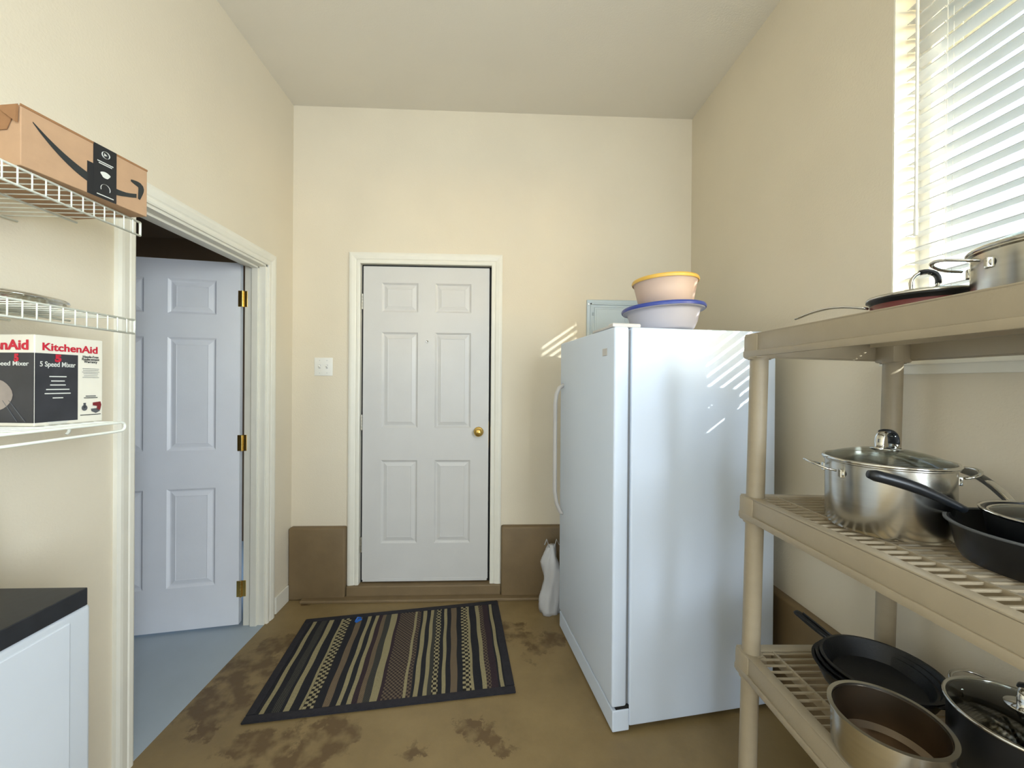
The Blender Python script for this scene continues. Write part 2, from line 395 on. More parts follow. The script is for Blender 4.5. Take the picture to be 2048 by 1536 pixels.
b = B(); b.box(DX0 - .0135, DX0 - .002, D + .03, D + .06, cz, DZT + .012); b.box(DX1 + .002, DX1 + .0135, D + .03, D + .06, cz, DZT + .012); b.box(DX0 - .0135, DX1 + .0135, D + .03, D + .06, DZT + .002, DZT + .012)
b.box(DX0 - .0135, DX1 + .0135, D + .04, D + .08, cz, DZB + .01)
b.build('weatherstrip', BLACK, t2)

# ------------------------------------------------------------------ six-panel doors
def six_panel(parent, W, Ht, th, mat, back=True):
    """leaf in local x (0..W), z (0..Ht), visible face at y=0 looking to -y, thickness +y"""
    st = .118; mid = .110; pw = (W - 2 * st - mid) / 2
    xs = [(st, st + pw), (st + pw + mid, W - st)]
    rows = [(.235, .775), (.985, 1.605), (1.735, 1.925)]
    s_ = Ht / 2.03
    b = B(); X = [0, xs[0][0], xs[0][1], xs[1][0], xs[1][1], W]; Z = [0] + [q * s_ for r in rows for q in r] + [Ht]
    for i in range(5):
        for j in range(7):
            if i in (1, 3) and j in (1, 3, 5): continue
            b.box(X[i], X[i + 1], 0, th, Z[j], Z[j + 1])
    leaf = b; bmesh.ops.remove_doubles(leaf.bm, verts=leaf.bm.verts[:], dist=1e-5)
    # drop internal duplicate faces
    seen = {}
    for f in leaf.bm.faces:
        k = tuple(sorted(v.index for v in f.verts)); 
    leaf.bm.verts.index_update(); seen = {}
    for f in leaf.bm.faces[:]:
        seen.setdefault(frozenset(v.index for v in f.verts), []).append(f)
    dele = [f for l in seen.values() if len(l) > 1 for f in l]
    bmesh.ops.delete(leaf.bm, geom=dele, context='FACES_ONLY')
    leaf.build('leaf', mat, parent)
    for (z0, z1) in rows:
        for (x0, x1) in xs:
            z0_, z1_ = z0 * s_, z1 * s_
            bm = bmesh.new()
            prof = [(0, 0), (.006, .005), (.012, .009), (.018, .009), (.040, .003), (.043, .004)]
            loops = []
            for (ins, dep) in prof:
                loops.append([bm.verts.new((x, dep, z)) for x, z in ((x0 + ins, z0_ + ins), (x1 - ins, z0_ + ins), (x1 - ins, z1_ - ins), (x0 + ins, z1_ - ins))])
            for a, c in zip(loops, loops[1:]):
                for k in range(4): bm.faces.new((a[k], a[(k + 1) % 4], c[(k + 1) % 4], c[k]))
            bm.faces.new(loops[-1])
            bk = [bm.verts.new((v.co.x, th - .006, v.co.z)) for v in loops[0]]
            bm.faces.new(bk[::-1])
            for k in range(4): bm.faces.new((loops[0][k], bk[k], bk[(k + 1) % 4], loops[0][(k + 1) % 4]))
            bmesh.ops.recalc_face_normals(bm, faces=bm.faces[:])
            me = bpy.data.meshes.new('panel'); bm.to_mesh(me); bm.free(); link('panel', me, mat, parent)

d1 = empty('door_1', (DX0, D + .012, DZB), 'closed white six-panel door with a brass knob', 'door', kind='structure')
six_panel(d1, .813, 2.03, .04, DOORW)
kp = Vector(((-.112) - DX0, 0, 1.06 - DZB))
kn = B(); kn.lathe([(0, 0), (.031, 0), (.032, .004), (.026, .008), (.011, .010), (.011, .030), (.020, .036), (.0265, .046), (.026, .056), (.018, .064), (0, .066)], 32)
ko = kn.build('knob', BRASS, d1, smooth=True); ko.location = kp; ko.rotation_euler = (PI / 2, 0, 0); ko['label'] = 'round brass door knob'
kc = B().lathe([(0, .0), (.008, 0), (.008, .003), (0, .003)], 16).build('knob_button', BRASS, ko, smooth=True); kc.location = (0, 0, .064)
ph = B().lathe([(0, .004), (.004, .004), (.005, .006), (.0085, .005), (.009, 0)], 20).build('peephole', STEELP, d1, smooth=True); ph.location = (-.449 - DX0, 0, 1.645 - DZB); ph.rotation_euler = (PI / 2, 0, 0)
for z in (.23, 1.02, 1.80):
    b = B()
    for k in range(5): b.tube([(0, 0, -.05 + k * .02 + .0006), (0, 0, -.03 + k * .02 - .0006)], .0062, 10)
    b.box(-.014, 0, .006, .008, -.05, .05)
    o = b.build('hinge', STEEL, d1, smooth='auto'); o.location = (-.006, -.004, z)
B().box(.005, .808, -.0015, .012, -.012, .008, .001).build('door_sweep', DOORW, d1)
B().box(.8115, .8138, .002, .03, .86, 1.03).build('latch_plate', BRASS, d1)
B().box(DX1 + .0128 - DX0, DX1 + .0140 - DX0, -.002, .028, .90, .99).build('strike_plate', BRASS, d1)

ANG = math.radians(180 + 9.9)
d2 = empty('door_2', (-WL - T - .004, JF - .022, .012), 'open white six-panel door swung into the side room', 'door', rz=ANG, kind='structure')
# local x runs away from the hinge; visible face must look towards the camera, so mirror the leaf in y
six_panel(d2, .813, 2.03, .035, DOORL)
for ch in d2.children:
    me = ch.data
    for v in me.vertices: v.co.y = -v.co.y
    me.flip_normals()
for ch in d2.children:
    for v in ch.data.vertices: v.co.x += .016
for z in (.20, 1.02, 1.83):
    b = B()
    for k in range(5): b.tube([(.004, .004, -.045 + k * .018 + .0005), (.004, .004, -.027 + k * .018 - .0005)], .0068, 12)
    h_ = b.build('hinge', BRASS, d2, smooth='auto'); h_.location = (0, 0, z)
    B().box(.006, .026, .0004, .0028, -.045, .045, .0008).build('hinge_leaf', BRASS, h_); B().box(-.020, .004, -.001, .0022, -.045, .045, .0008).build('hinge_leaf', BRASS, h_)

# ------------------------------------------------------------------ window and blind
w1 = empty('window_1', (WR + .09, (WY0 + WY1) / 2, WZ0), 'tall window behind the white slatted blind', 'window', kind='structure')
hw = (WY1 - WY0) / 2; wh = WZ1 - WZ0
for a in ((0, .05, -hw, -hw + .035, 0, wh), (0, .05, hw - .035, hw, 0, wh)): B().box(*a, .003).build('side_frame', PLAST, w1)
for a in ((0, .05, -hw, hw, 0, .04), (0, .05, -hw, hw, wh - .04, wh)): B().box(*a, .003).build('rail', PLAST, w1)
B().box(.022, .026, -hw + .03, hw - .03, .035, wh - .035).build('pane', PANE, w1)
sl = B().box(WR - .016, WR + .09, WY0 - .03, WY1 + .025, WZ0 - .012, WZ0 + .004, .003); sl.box(WR - .010, WR + .001, WY0 - .02, WY1 + .018, WZ0 - .040, WZ0 - .010, .002)
o = sl.build('sill', WHITE, w1); o.location = -w1.location

w2 = empty('added_window_right', (WR, -.95, .98), 'added unseen window with a drawn white shade behind the right fill lamp', 'window', kind='structure')  # invented, unseen window that gives the right-wall fill lamp a setting
for a in ((.02, .08, -.77, -.72, 0, 1.54), (.02, .08, .72, .77, 0, 1.54)): B().box(*a, .003).build('side_frame', PLAST, w2)
for a in ((.02, .08, -.77, .77, 0, .05), (.02, .08, -.77, .77, 1.49, 1.54)): B().box(*a, .003).build('rail', PLAST, w2)
B().box(.05, .054, -.74, .74, .03, 1.51).build('shade', PLAST, w2)
w3 = empty('added_window_rear', (-.5, YR, .78), 'added unseen window with a drawn white shade behind the rear fill lamp', 'window', kind='structure')  # unseen window made up to go with the rear fill lamp
for a in ((-.77, -.70, -.02, .008, 0, 1.75), (.70, .77, -.02, .008, 0, 1.75)): B().box(*a, .003).build('side_frame', PLAST, w3)
for a in ((-.77, .77, -.02, .008, 0, .06), (-.77, .77, -.02, .008, 1.69, 1.75)): B().box(*a, .003).build('rail', PLAST, w3)
B().box(-.72, .72, .001, .004, .04, 1.71).build('shade', PLAST, w3)
for a in ((WR + .001, WR + .09, WY1 - .004, WY1 + .001, WZ0, WZ1), (WR + .001, WR + .09, WY0 - .001, WY0 + .004, WZ0, WZ1), (WR + .001, WR + .09, WY0, WY1, WZ1 - .004, WZ1 + .001)):
    o = B().box(*a).build('jamb_liner', WHITE, w1); o.location = -w1.location
BX = WR + .058
bl = empty('window_blind', (BX, (WY0 + WY1) / 2, WZ0), 'white horizontal slatted blind hanging in the window', 'blind')
sw = hw - .012
def slat_mesh(tilt):
    bm = bmesh.new(); n = 6; rows = []
    for side in (0, 1):
        for i in range(n + 1):
            s = (i / n - .5); x = s * .050; z = .0045 * (1 - 4 * s * s) + (.0028 if side else 0) - .003
            c, q = math.cos(tilt), math.sin(tilt)
            rows.append([(x * c - z * q, y, x * q + z * c) for y in (-sw, sw)])
    vs_ = [[bm.verts.new(p) for p in r] for r in rows]
    for i in range(n):
        bm.faces.new((vs_[i][0], vs_[i + 1][0], vs_[i + 1][1], vs_[i][1]))
        j = n + 1 + i; bm.faces.new((vs_[j][1], vs_[j + 1][1], vs_[j + 1][0], vs_[j][0]))
        for e in (0, 1): bm.faces.new((vs_[i][e], vs_[j][e], vs_[j + 1][e], vs_[i + 1][e]))
    for (i, j) in ((0, n + 1), (n, 2 * n + 1)): bm.faces.new((vs_[i][0], vs_[i][1], vs_[j][1], vs_[j][0]))
    bmesh.ops.recalc_face_normals(bm, faces=bm.faces[:])
    me = bpy.data.meshes.new('slat'); bm.to_mesh(me); bm.free(); return me
PITCH = .0457
sme = slat_mesh(math.radians(3)); s0 = None; k = 0
zb = .045
while zb + k * PITCH < wh - .07:
    z = zb + k * PITCH
    if s0 is None: s0 = link('slat', sme, SLAT, bl, smooth=True); s0.data.set_sharp_from_angle(angle=math.radians(40)); o = s0; o.location = (0, 0, z)
    else: o = copyo(s0, bl, (0, 0, z))
    o.rotation_euler = (random.uniform(-.002, .002), random.uniform(-.02, .02), 0)
    k += 1
B().box(-.025, .025, -sw, sw, .006, .022, .004).build('bottom_rail', SLAT, bl)
B().box(-.028, .028, -sw, sw, wh - .055, wh - .005, .003).build('head_rail', SLAT, bl)
for y in (sw - .115, -sw + .115):
    b = B()
    for x in (-.024, .024): b.tube([(x, y, .02), (x, y, wh - .05)], .0009, 5)
    b.tube([(0, y + .004, .02), (0, y + .004, wh - .05)], .0009, 5)
    q = 0
    while zb + q * PITCH < wh - .07:
        z = zb + q * PITCH - .004; b.tube([(-.026, y - .004, z + .004), (-.029, y, z - .004), (-.026, y + .006, z + .006)], .0013, 5); q += 1
    b.build('ladder_cord', CORD, bl)
wd = B(); wd.tube([(-.040, sw - .045, wh - .04), (-.040, sw - .045, .47)], .0042, 6)
wd.tube([(-.040, sw - .045, .47), (-.040, sw - .045, .395)], [.0050, .0056], 8); wd.build('tilt_wand', CORD, bl)

# ------------------------------------------------------------------ upright freezer
FX, FY, FR = .462, 1.532, math.radians(8.0)
fz = empty('upright_freezer', (FX, FY, 0), 'tall white upright freezer with two lidded bowls on top', 'freezer', rz=FR)
FW, FD, FH = .70, .735, 1.605
B().box(.074, FD, 0, FW, .022, FH, .008, 3).build('cabinet', FREEZ, fz, smooth='auto')
B().box(.058, .080, .012, FW - .012, .10, FH - .012).build('gasket', GASK, fz)
dr = B().box(0, .062, -.002, FW + .002, .105, FH, .009, 3).build('door', FREEZ, fz, smooth='auto')
hd = B(); hy = FW - .055
hd.tube([(.004, hy, .665), (-.012, hy, .668), (-.035, hy, .72), (-.046, hy, .79), (-.046, hy, 1.27), (-.040, hy, 1.32), (-.024, hy, 1.355), (.004, hy, 1.372)], .012, 12, flat=(1.1, .9))
hd.build('handle', HANDL, dr, smooth=True)
bd = B().box(-.0025, .001, .065, .110, 1.495, 1.525, .001); bd.build('badge', HANDL, dr)
kk = B().box(.004, .075, 0, FW, .008, .092, .004); kk.build('kick_plate', FREEZ, fz)
B().box(.020, .075, .004, FW - .004, .088, .106).build('toe_gap', BLACK, fz)
hg = B().box(-.002, .120, .012, .060, FH - .001, FH + .016, .006, 2); hg.box(.0, .050, .014, .23, FH - .001, FH + .010, .004); hg.build('hinge_cover', HANDL, fz, smooth='auto')
for (x, y) in ((.11, .05), (.11, FW - .05), (FD - .05, .05), (FD - .05, FW - .05)):
    o = B().lathe([(0, 0), (.016, 0), (.016, .010), (.010, .012), (.010, .030), (0, .030)], 12).build('foot', BLACK, fz); o.location = (x, y, 0)

# bowls on the freezer
def rot_about(o, rx, ry): o.rotation_euler = (rx, ry, o.rotation_euler.z)
bc = at(1327, 640, 1, 1.735); 
bw = empty('mixing_bowl', (bc.x, bc.y, FH), 'wide white plastic bowl with a blue lid, lower of two bowls on the freezer', 'bowl', group=None)
r0 = .172
b = B().lathe([(0, .002), (.118, 0), (.126, .006), (.140, .035), (.150, .075), (.153, .086), (r0 - .006, .090), (r0, .086), (r0 + .001, .092), (.166, .099), (.148, .096), (.140, .06), (.122, .012), (0, .008)], 64)
b.build('body', LILAC, bw, smooth=True)
b = B().lathe([(r0 + .004, .090), (r0 + .006, .098), (r0 + .002, .106), (.160, .108), (.154, .101), (0, .101), (0, .098), (.156, .0985), (r0 - .004, .0995), (r0 + .004, .090)], 64)
b.build('lid', BLUEL, bw, smooth=True)
bw.rotation_euler = (math.radians(-1.0), math.radians(-2.2), 0); bw.location.z = FH + .0075
bc2 = at(1331, 600, 1, 1.735)
bu = empty('mixing_bowl', (bc2.x, bc2.y, FH + .117), 'peach translucent bowl with a yellow lid, stacked on the blue-lidded bowl', 'bowl')
b = B().lathe([(0, .002), (.106, 0), (.113, .005), (.124, .060), (.134, .104), (.138, .108), (.138, .113), (.130, .113), (.120, .06), (.108, .010), (0, .007)], 64); b.build('body', PEACH, bu, smooth=True)
b = B().lathe([(.139, .104), (.142, .112), (.139, .120), (.128, .121), (.122, .115), (0, .115), (0, .112), (.124, .1125), (.136, .1135), (.139, .104)], 64); b.build('lid', YELL, bu, smooth=True)
bu.rotation_euler = (math.radians(-.8), math.radians(-1.6), 0)

# ------------------------------------------------------------------ things on the back wall
pp0 = at(1173, 600, 1, D)
ep = empty('breaker_panel', (pp0.x, D, 1.18), 'grey metal breaker panel on the wall behind the freezer', 'breaker panel')
pw_, phh = .37, pp0.z - 1.18
b = B().box(0, pw_, -.012, .0, 0, phh, .003); b.build('cover', PANEL, ep)
b = B()
for a in ((.022, pw_ - .022, -.018, -.010, phh - .034, phh - .022), (.022, pw_ - .022, -.018, -.010, .022, .034), (.022, .034, -.018, -.010, .022, phh - .022), (pw_ - .034, pw_ - .022, -.018, -.010, .022, phh - .022)): b.box(*a, .002)
b.build('door_frame', PANEL, ep)
pd = B().box(.048, pw_ - .048, -.017, -.010, .05, phh - .050, .003).build('door', PANEL, ep)
B().box(.060, pw_ - .12, -.0195, -.016, .07, phh - .062, .002).build('raised_field', PANEL, pd)
B().box(pw_ - .105, pw_ - .075, -.0195, -.016, .07, phh - .062, .002).build('raised_field', PANEL, pd)
for x in (.011, pw_ - .011):
    o = B().lathe([(0, .003), (.004, .003), (.005, 0)], 12).build('screw', STEEL, ep); o.location = (x, -.012, phh - .03); o.rotation_euler = (PI / 2, 0, 0)
b = B().tube([(.042, -.014, phh - .105), (.042, -.014, phh - .085)], .005, 8); b.build('hinge', PANEL, pd)

s0_, s1_ = at(628, 715, 1, D), at(667, 752, 1, D)
swp = empty('light_switch', ((s0_.x + s1_.x) / 2, D, (s0_.z + s1_.z) / 2), 'white double light switch plate left of the closed door', 'light switch')
B().box(-.058, .058, -.006, 0, -.058, .058, .003, 2).build('plate', PLAST, swp, smooth='auto')
for x in (-.023, .023):
    B().box(x - .0065, x + .0065, -.0075, -.004, -.013, .013, .001).build('toggle_slot', HANDL, swp)
    o = B().box(-.0045, .0045, -.016, 0, -.005, .005, .001).build('toggle', PLAST, swp); o.location = (x, -.005, -.002); o.rotation_euler = (-.5, 0, 0)
    for z in (-.040, .040):
        o = B().lathe([(0, .0015), (.003, .0013), (.0034, 0)], 10).build('screw', HANDL, swp); o.location = (x, -.006, z); o.rotation_euler = (PI / 2, 0, 0)

# ------------------------------------------------------------------ resin shelving unit on the right
SX0, SX1, SYF, SYN = .763, 1.240, 1.200, .290
su = empty('storage_shelf', ((SX0 + SX1) / 2, (SYF + SYN) / 2, 0), 'taupe resin shelving unit under the window holding pots and pans', 'shelf')
ccx, ccy = su.location.x, su.location.y
TILT = math.radians(1.2); su.rotation_euler = (0, TILT, 0); su.location.x -= .022
HXW, HYL = (SX1 - SX0) / 2, (SYF - SYN) / 2
zs = [.098, .566, 1.036, 1.530]; TH = .066
lev = []
slat0 = None; rib0 = None; post0 = None
for li, z in enumerate(zs):
    b = B(); rim = .030
    for (x0, x1, y0, y1) in ((-HXW, -HXW + .005, -HYL, HYL), (HXW - .005, HXW, -HYL, HYL), (-HXW, HXW, -HYL, -HYL + .005), (-HXW, HXW, HYL - .005, HYL)): b.box(x0, x1, y0, y1, z - TH, z - .001, .002)
    for (x0, x1, y0, y1) in ((-HXW, -HXW + rim, -HYL, HYL), (HXW - rim, HXW, -HYL, HYL), (-HXW + rim, HXW - rim, -HYL, -HYL + rim), (-HXW + rim, HXW - rim, HYL - rim, HYL)): b.box(x0, x1, y0, y1, z - .006, z, .0015)
    for (x0, x1) in ((-HXW - .005, -HXW + .001), (HXW - .001, HXW + .005)): b.box(x0, x1, -HYL, HYL, z - TH - .004, z - TH + .014, .002)
    for (y0, y1) in ((-HYL - .005, -HYL + .001), (HYL - .001, HYL + .005)): b.box(-HXW, HXW, y0, y1, z - TH - .004, z - TH + .014, .002)
    for sx_ in (-1, 1):
        for s_y in (-1, 1):
            x, y = sx_ * (HXW - .027), s_y * (HYL - .030)
            b.lathe([(.031, -TH - .012), (.031, -.001), (.0, -.001)], 20, (x, y, z)); b.box(x - .031, x + .031, y - .031, y + .031, z - TH - .010, z - .002, .006)
    sh = b.build('shelf_tier', SHELF, su, smooth='auto'); lev.append(sh)
    if li == 0: continue
    y = -HYL + rim + .012
    while y < HYL - rim - .006:
        if slat0 is None: slat0 = B().box(-HXW + rim - .002, HXW - rim + .002, -.0021, .0021, -.005, 0).build('slat', SHELF, sh); slat0.location = (0, y, z - .0025)
        else: copyo(slat0, sh, (0, y, z - .0025))
        y += .0252
    for x in (-.142, 0, .142):
        if rib0 is None: rib0 = B().box(-.003, .003, -HYL + rim - .002, HYL - rim + .002, -.030, 0).build('rib', SHELF, sh); rib0.location = (x, 0, z - .001)
        else: copyo(rib0, sh, (x, 0, z - .001))
for sx_ in (-1, 1):
    for s_y in (-1, 1):
        x, y = sx_ * (HXW - .027), s_y * (HYL - .030)
        for (za, zb_) in ((0, zs[0] - TH), (zs[0], zs[1] - TH), (zs[1], zs[2] - TH), (zs[2], zs[3] - TH)):
            b = B(); b.lathe([(0, 0), (.0245, 0), (.0245, 1), (0, 1)], 20)
            o = b.build('post', SHELF, su, smooth='auto'); o.location = (x, y, za - .004 if za else 0); o.scale = (1, 1, zb_ - za + .004)

def shelf_z(li, x):
    """height of tier li at world x (the unit leans a little)"""
    return zs[li] * math.cos(TILT) - (x - su.location.x) * math.tan(TILT) + .0015

# ------------------------------------------------------------------ cookware
def pot_body(r, h, flare=0, thick=.0025, rimw=.005, n=64, base=.012):
    ri = r - thick
    return [(0, 0), (r - base - .004, 0), (r - base * .35, base * .3), (r, base), (r + flare, h - .004), (r + flare + rimw, h - .0015), (r + flare + rimw, h + .001), (ri + flare, h + .001), (ri + flare - .001, h - .006), (ri, base + .004), (ri - base, .0045), (0, .0045)]

def loop_handle(parent, r, z, ang, mat, wid=.045, out=.045, rise=.015, th=.0035):
    b = B(); pts = []
    for i in range(13):
        a = PI * i / 12; pts.append((r + .002 + out * math.sin(a) ** .7, wid * math.cos(a), z + rise * math.sin(a)))
    b.tube(pts, th, 8, flat=(1.2, .8))
    o = b.build('handle', mat, parent, smooth=True); o.rotation_euler = (0, 0, ang)
    for s in (-1, 1):
        q = B(); q.lathe([(0, .006), (.006, .005), (.009, .002), (.010, 0)], 14); k_ = q.build('rivet', mat, o, smooth=True); k_.location = (r * math.cos(wid / r) - .001, s * wid, z - .006); k_.rotation_euler = (0, PI / 2, 0)
        q = B().box(r * math.cos(wid / r) - .004, r * math.cos(wid / r) + .005, s * wid - .007, s * wid + .007, z - .016, z + .004, .002); q.build('bracket', mat, o)
    return o

def glass_lid(parent, r, z, dome, matg=GLASS, matr=STEELP, knob=True, kang=0, name='lid', kcap=BAKEL):
    prof = [(r - .002, .003)]
    for i in range(1, 11):
        a = i / 10; prof.append(((r - .002) * (1 - a), .003 + dome * (1 - (1 - a) ** 2.0)))
    b = B(); b.lathe(prof + [(0, dome + .0055)] + [(q[0], q[1] + .0025) for q in prof[::-1][1:]], 56)
    g = b.build(name, matg, parent, smooth=True); g.location = (0, 0, z)
    b = B(); b.lathe([(r - .004, .0), (r + .002, 0), (r + .0035, .003), (r + .001, .007), (r - .004, .0065), (r - .004, 0)], 64); b.build('rim', matr, g, smooth=True)
    if knob:
        b = B(); w_, h_ = .022, .040
        pts = [(-w_ - .010, 0, dome + .004), (-w_, 0, dome + .006), (-w_ * 1.0, 0, dome + h_ * .55)] + [(w_ * math.cos(PI - PI * i / 8), 0, dome + h_ * .55 + w_ * math.sin(PI * i / 8)) for i in range(1, 8)] + [(w_, 0, dome + h_ * .55), (w_, 0, dome + .006), (w_ + .010, 0, dome + .004)]
        b.tube(pts, .0042, 10, flat=(2.6, 1)); k1 = b.build('knob', STEELP, g, smooth=True); k1.rotation_euler = (0, 0, kang)
        b = B(); pts = [(w_ * 1.05 * math.cos(PI * .62 - PI * .62 * i / 6), 0, dome + h_ * .55 + w_ * 1.05 * math.sin(PI * .62 - PI * .62 * i / 6)) for i in range(7)] + [(w_ * 1.05, 0, dome + h_ * .35)]
        b.tube(pts, .0056, 10, flat=(2.3, 1)); b.build('grip', kcap, k1, smooth=True)
        b = B().lathe([(0, dome + .003), (.030, dome + .001), (.031, dome + .004), (0, dome + .007)], 24); b.build('knob_plate', STEELP, g, smooth=True)
    return g

def long_handle(parent, p0, p1, sag, r0_, r1_, mat, flat=(1.4, .7), name='handle', n=14, bell=0):
    p0, p1 = Vector(p0), Vector(p1); pts = []; rs = []
    for i in range(n + 1):
        t = i / n; p = p0.lerp(p1, t); p.z += sag * math.sin(PI * t); pts.append(p); rs.append(r0_ + (r1_ - r0_) * t + bell * math.sin(PI * t) ** 2)
    rs[-1] *= .7; b = B(); b.tube(pts, rs, 12, flat=flat)
    return b.build(name, mat, parent, smooth=True)

# --- middle tier: steel stock pot
R = .116; x, y = tang(1649, 1918, 960, R)
pot = empty('stock_pot', (x, y, shelf_z(2, x)), 'large steel stock pot with a clear glass lid on the middle tier', 'pot')
HP = .160
B().lathe(pot_body(R, HP), 64).build('body', STEEL, pot, smooth='auto')
loop_handle(pot, R, HP - .022, math.radians(160), STEELP); loop_handle(pot, R, HP - .022, math.radians(-20), STEELP)
glass_lid(pot, R + .004, HP + .001, .026, kang=math.radians(10))

# --- middle tier: deep black skillet, smaller lidded pan in it
R = .145
tp = at(1893, 1078, 2, shelf_z(2, 1.0)) * .93; dd = Vector((tp.x, tp.y)).normalized(); x, y = tp.x + R * dd.y, tp.y - R * dd.x
sk1 = empty('frying_pan', (x, y, shelf_z(2, x)), 'deep black frying pan on the middle tier with its long handle before the stock pot', 'frying pan')
B().lathe(pot_body(R - .012, .075, flare=.012, base=.018), 64).build('body', NONST, sk1, smooth='auto')
B().lathe([(R + .001, .0735), (R + .0065, .0735), (R + .0065, .0775), (R + .001, .0775), (R + .001, .0735)], 64).build('rim', GREYI, sk1, smooth=True)
ho = Vector((x, y, sk1.location.z))
h0 = at(1893, 1016, 1, .745); h1 = at(1737, 948, 1, .775)
hdir = Vector((h0.x - x, h0.y - y, 0)).normalized(); hp0 = Vector((x, y, 0)) + hdir * (R - .012); hp0.z = h0.z
hd1 = long_handle(sk1, hp0 - ho, h1 - ho, .008, .0075, .0125, BAKEL, flat=(1.0, .95), bell=.002)
xs2, ys2 = x + .018, y - .004; R2 = .112
zz = ho.z + .006
sp2 = empty('saute_pan', (xs2, ys2, zz), 'small black pan with a glass lid stacked in the deep frying pan', 'frying pan')
B().lathe(pot_body(R2 - .010, .096, flare=.010, base=.018), 64).build('body', NONST, sp2, smooth='auto'); 
B().lathe([(R2 + .001, .095), (R2 + .006, .0945), (R2 + .007, .0985), (R2 + .001, .099), (R2 + .001, .095)], 64).build('rim', STEELP, sp2, smooth=True)
glass_lid(sp2, R2 - .006, .088, .018, kang=math.radians(60))
oz = Vector((xs2, ys2, zz)); e1 = at(1926, 940, 1, 1.02); e0 = Vector((xs2 + R2 * .25, ys2 + R2 * .97, zz + .090))
long_handle(sp2, e0 - oz, e1 - oz, .012, .008, .012, BAKEL, flat=(1.1, .75)); long_handle(sp2, e0 - oz + Vector((0, 0, .004)), e0.lerp(e1, .55) - oz + Vector((0, 0, .0135)), .006, .005, .006, STEELP, flat=(1.4, .6), name='handle_inlay')

# --- top tier: casserole and skillet
R = .116; x, y = 1.008, .656
z0 = shelf_z(3, x)
cs = empty('casserole_pot', (x, y, z0), 'steel lidded casserole pot on the top tier before the blind', 'pot')
B().lathe(pot_body(R, .100), 64).build('body', STEEL, cs, smooth='auto')
loop_handle(cs, R, .080, math.radians(143), STEELP, out=.052); loop_handle(cs, R, .080, math.radians(-37), STEELP, out=.052)
glass_lid(cs, R + .004, .101, .034, kang=math.radians(100), matr=STEELP)
R = .099; x, y = 1.004, .890
z0 = shelf_z(3, x)
ts = empty('skillet', (x, y, z0), 'low red-bottomed skillet with a domed lid on the top tier', 'frying pan')
B().lathe([(0, 0), (.082, 0), (.090, .005), (.096, .043), (.093, .045), (.086, .008), (0, .006)], 64).build('base', REDP, ts, smooth=True)
B().lathe([(.095, .041), (R - .002, .050), (R + .004, .052), (R + .004, .055), (R - .006, .054), (.092, .044), (.095, .041)], 64).build('body', NONST, ts, smooth=True)
glass_lid(ts, R + .001, .055, .017, kang=math.radians(-40))
o_ = Vector((x, y, z0)); e = at(1590, 639, 1, 1.08)
long_handle(ts, (-R * .80, R * .60, .040), e - o_, .016, .006, .0055, STEELP, flat=(1.5, .55))

# --- bottom tier: cast iron skillets, open pot, lidded pot
R = .128; x, y = tang(1640, 1908, 1330, R)
zsk = shelf_z(1, x)
spec = [(-.016, .012, 0, R - .002, 'lowest of three nested cast iron skillets on the bottom tier'), (-.008, .006, .010, R - .001, 'middle of three nested cast iron skillets on the bottom tier'), (0, 0, .020, R, 'topmost of three nested cast iron skillets, its ribbed handle towards the freezer')]
for i, (ox, oy, oz_, rr, lab) in enumerate(spec):
    ck = empty('cast_iron_skillet', (x + ox, y + oy, zsk + oz_), lab, 'skillet', group='nested cast iron skillets')
    pr = [(0, 0), (rr - .030, 0), (rr - .022, .003), (rr - .002, .046), (rr + .002, .048), (rr + .002, .051), (rr - .005, .051), (rr - .007, .047), (rr - .027, .008), (rr - .034, .0055), (0, .0055)]
    if i < 2: pr = [(rr - .022, .003)] + pr[3:9] + [(rr - .022, .003)]
    B().lathe(pr, 64).build('body', IRON, ck, smooth='auto')
    if i == 2:
        e = at(1591, 1222, 1, 1.225); o_ = ck.location
        dv = Vector((e.x - o_.x, e.y - o_.y, 0)).normalized()
        p0 = dv * (rr - .004) + Vector((0, 0, .044)); p1 = e - o_
        long_handle(ck, p0, p1, -.002, .013, .0125, IRON, flat=(1.15, .38))
        b = B(); sd = Vector((-dv.y, dv.x, 0))
        for s in (-1, 1): b.tube([p0.lerp(p1, t) + sd * s * .0115 + Vector((0, 0, .004)) for t in (0, .3, .6, .85)], .0032, 8)
        b.build('handle_ridge', IRON, ck, smooth=True)
        lip = B(); lip.tube([Vector((math.cos(a), math.sin(a), 0)) * (rr + .004) + Vector((0, 0, .046)) for a in [math.atan2(dv.y, dv.x) + PI + q for q in (-.25, -.12, 0, .12, .25)]], [.003, .007, .010, .007, .003], 8, flat=(1.3, .5)); lip.build('helper_handle', IRON, ck, smooth=True)
R = .097
sc = empty('saucepan', (.848, .815, shelf_z(1, .848)), 'open steel saucepan with a brown-tinted inside on the bottom tier', 'pot')
B().lathe(pot_body(R, .098, flare=.001, rimw=.006), 64).build('body', STEEL, sc, smooth='auto')
B().lathe([(0, .0052), (R - .018, .0052), (R - .0045, .016), (R - .0030, .094), (R - .0036, .094), (R - .006, .016), (R - .018, .0062), (0, .0062)], 64).build('lining', BRONZE, sc, smooth='auto')
x, y = 1.092, .766; R = .112
lp = empty('sauce_pot', (x, y, shelf_z(1, x)), 'dark pot with a clear glass lid on the bottom tier at the frame edge', 'pot')
B().lathe(pot_body(R, .128), 64).build('body', NONST, lp, smooth='auto')
glass_lid(lp, R + .004, .129, .024, kang=math.radians(30))
loop_handle(lp, R, .108, math.radians(70), STEELP); loop_handle(lp, R, .108, math.radians(250), STEELP)

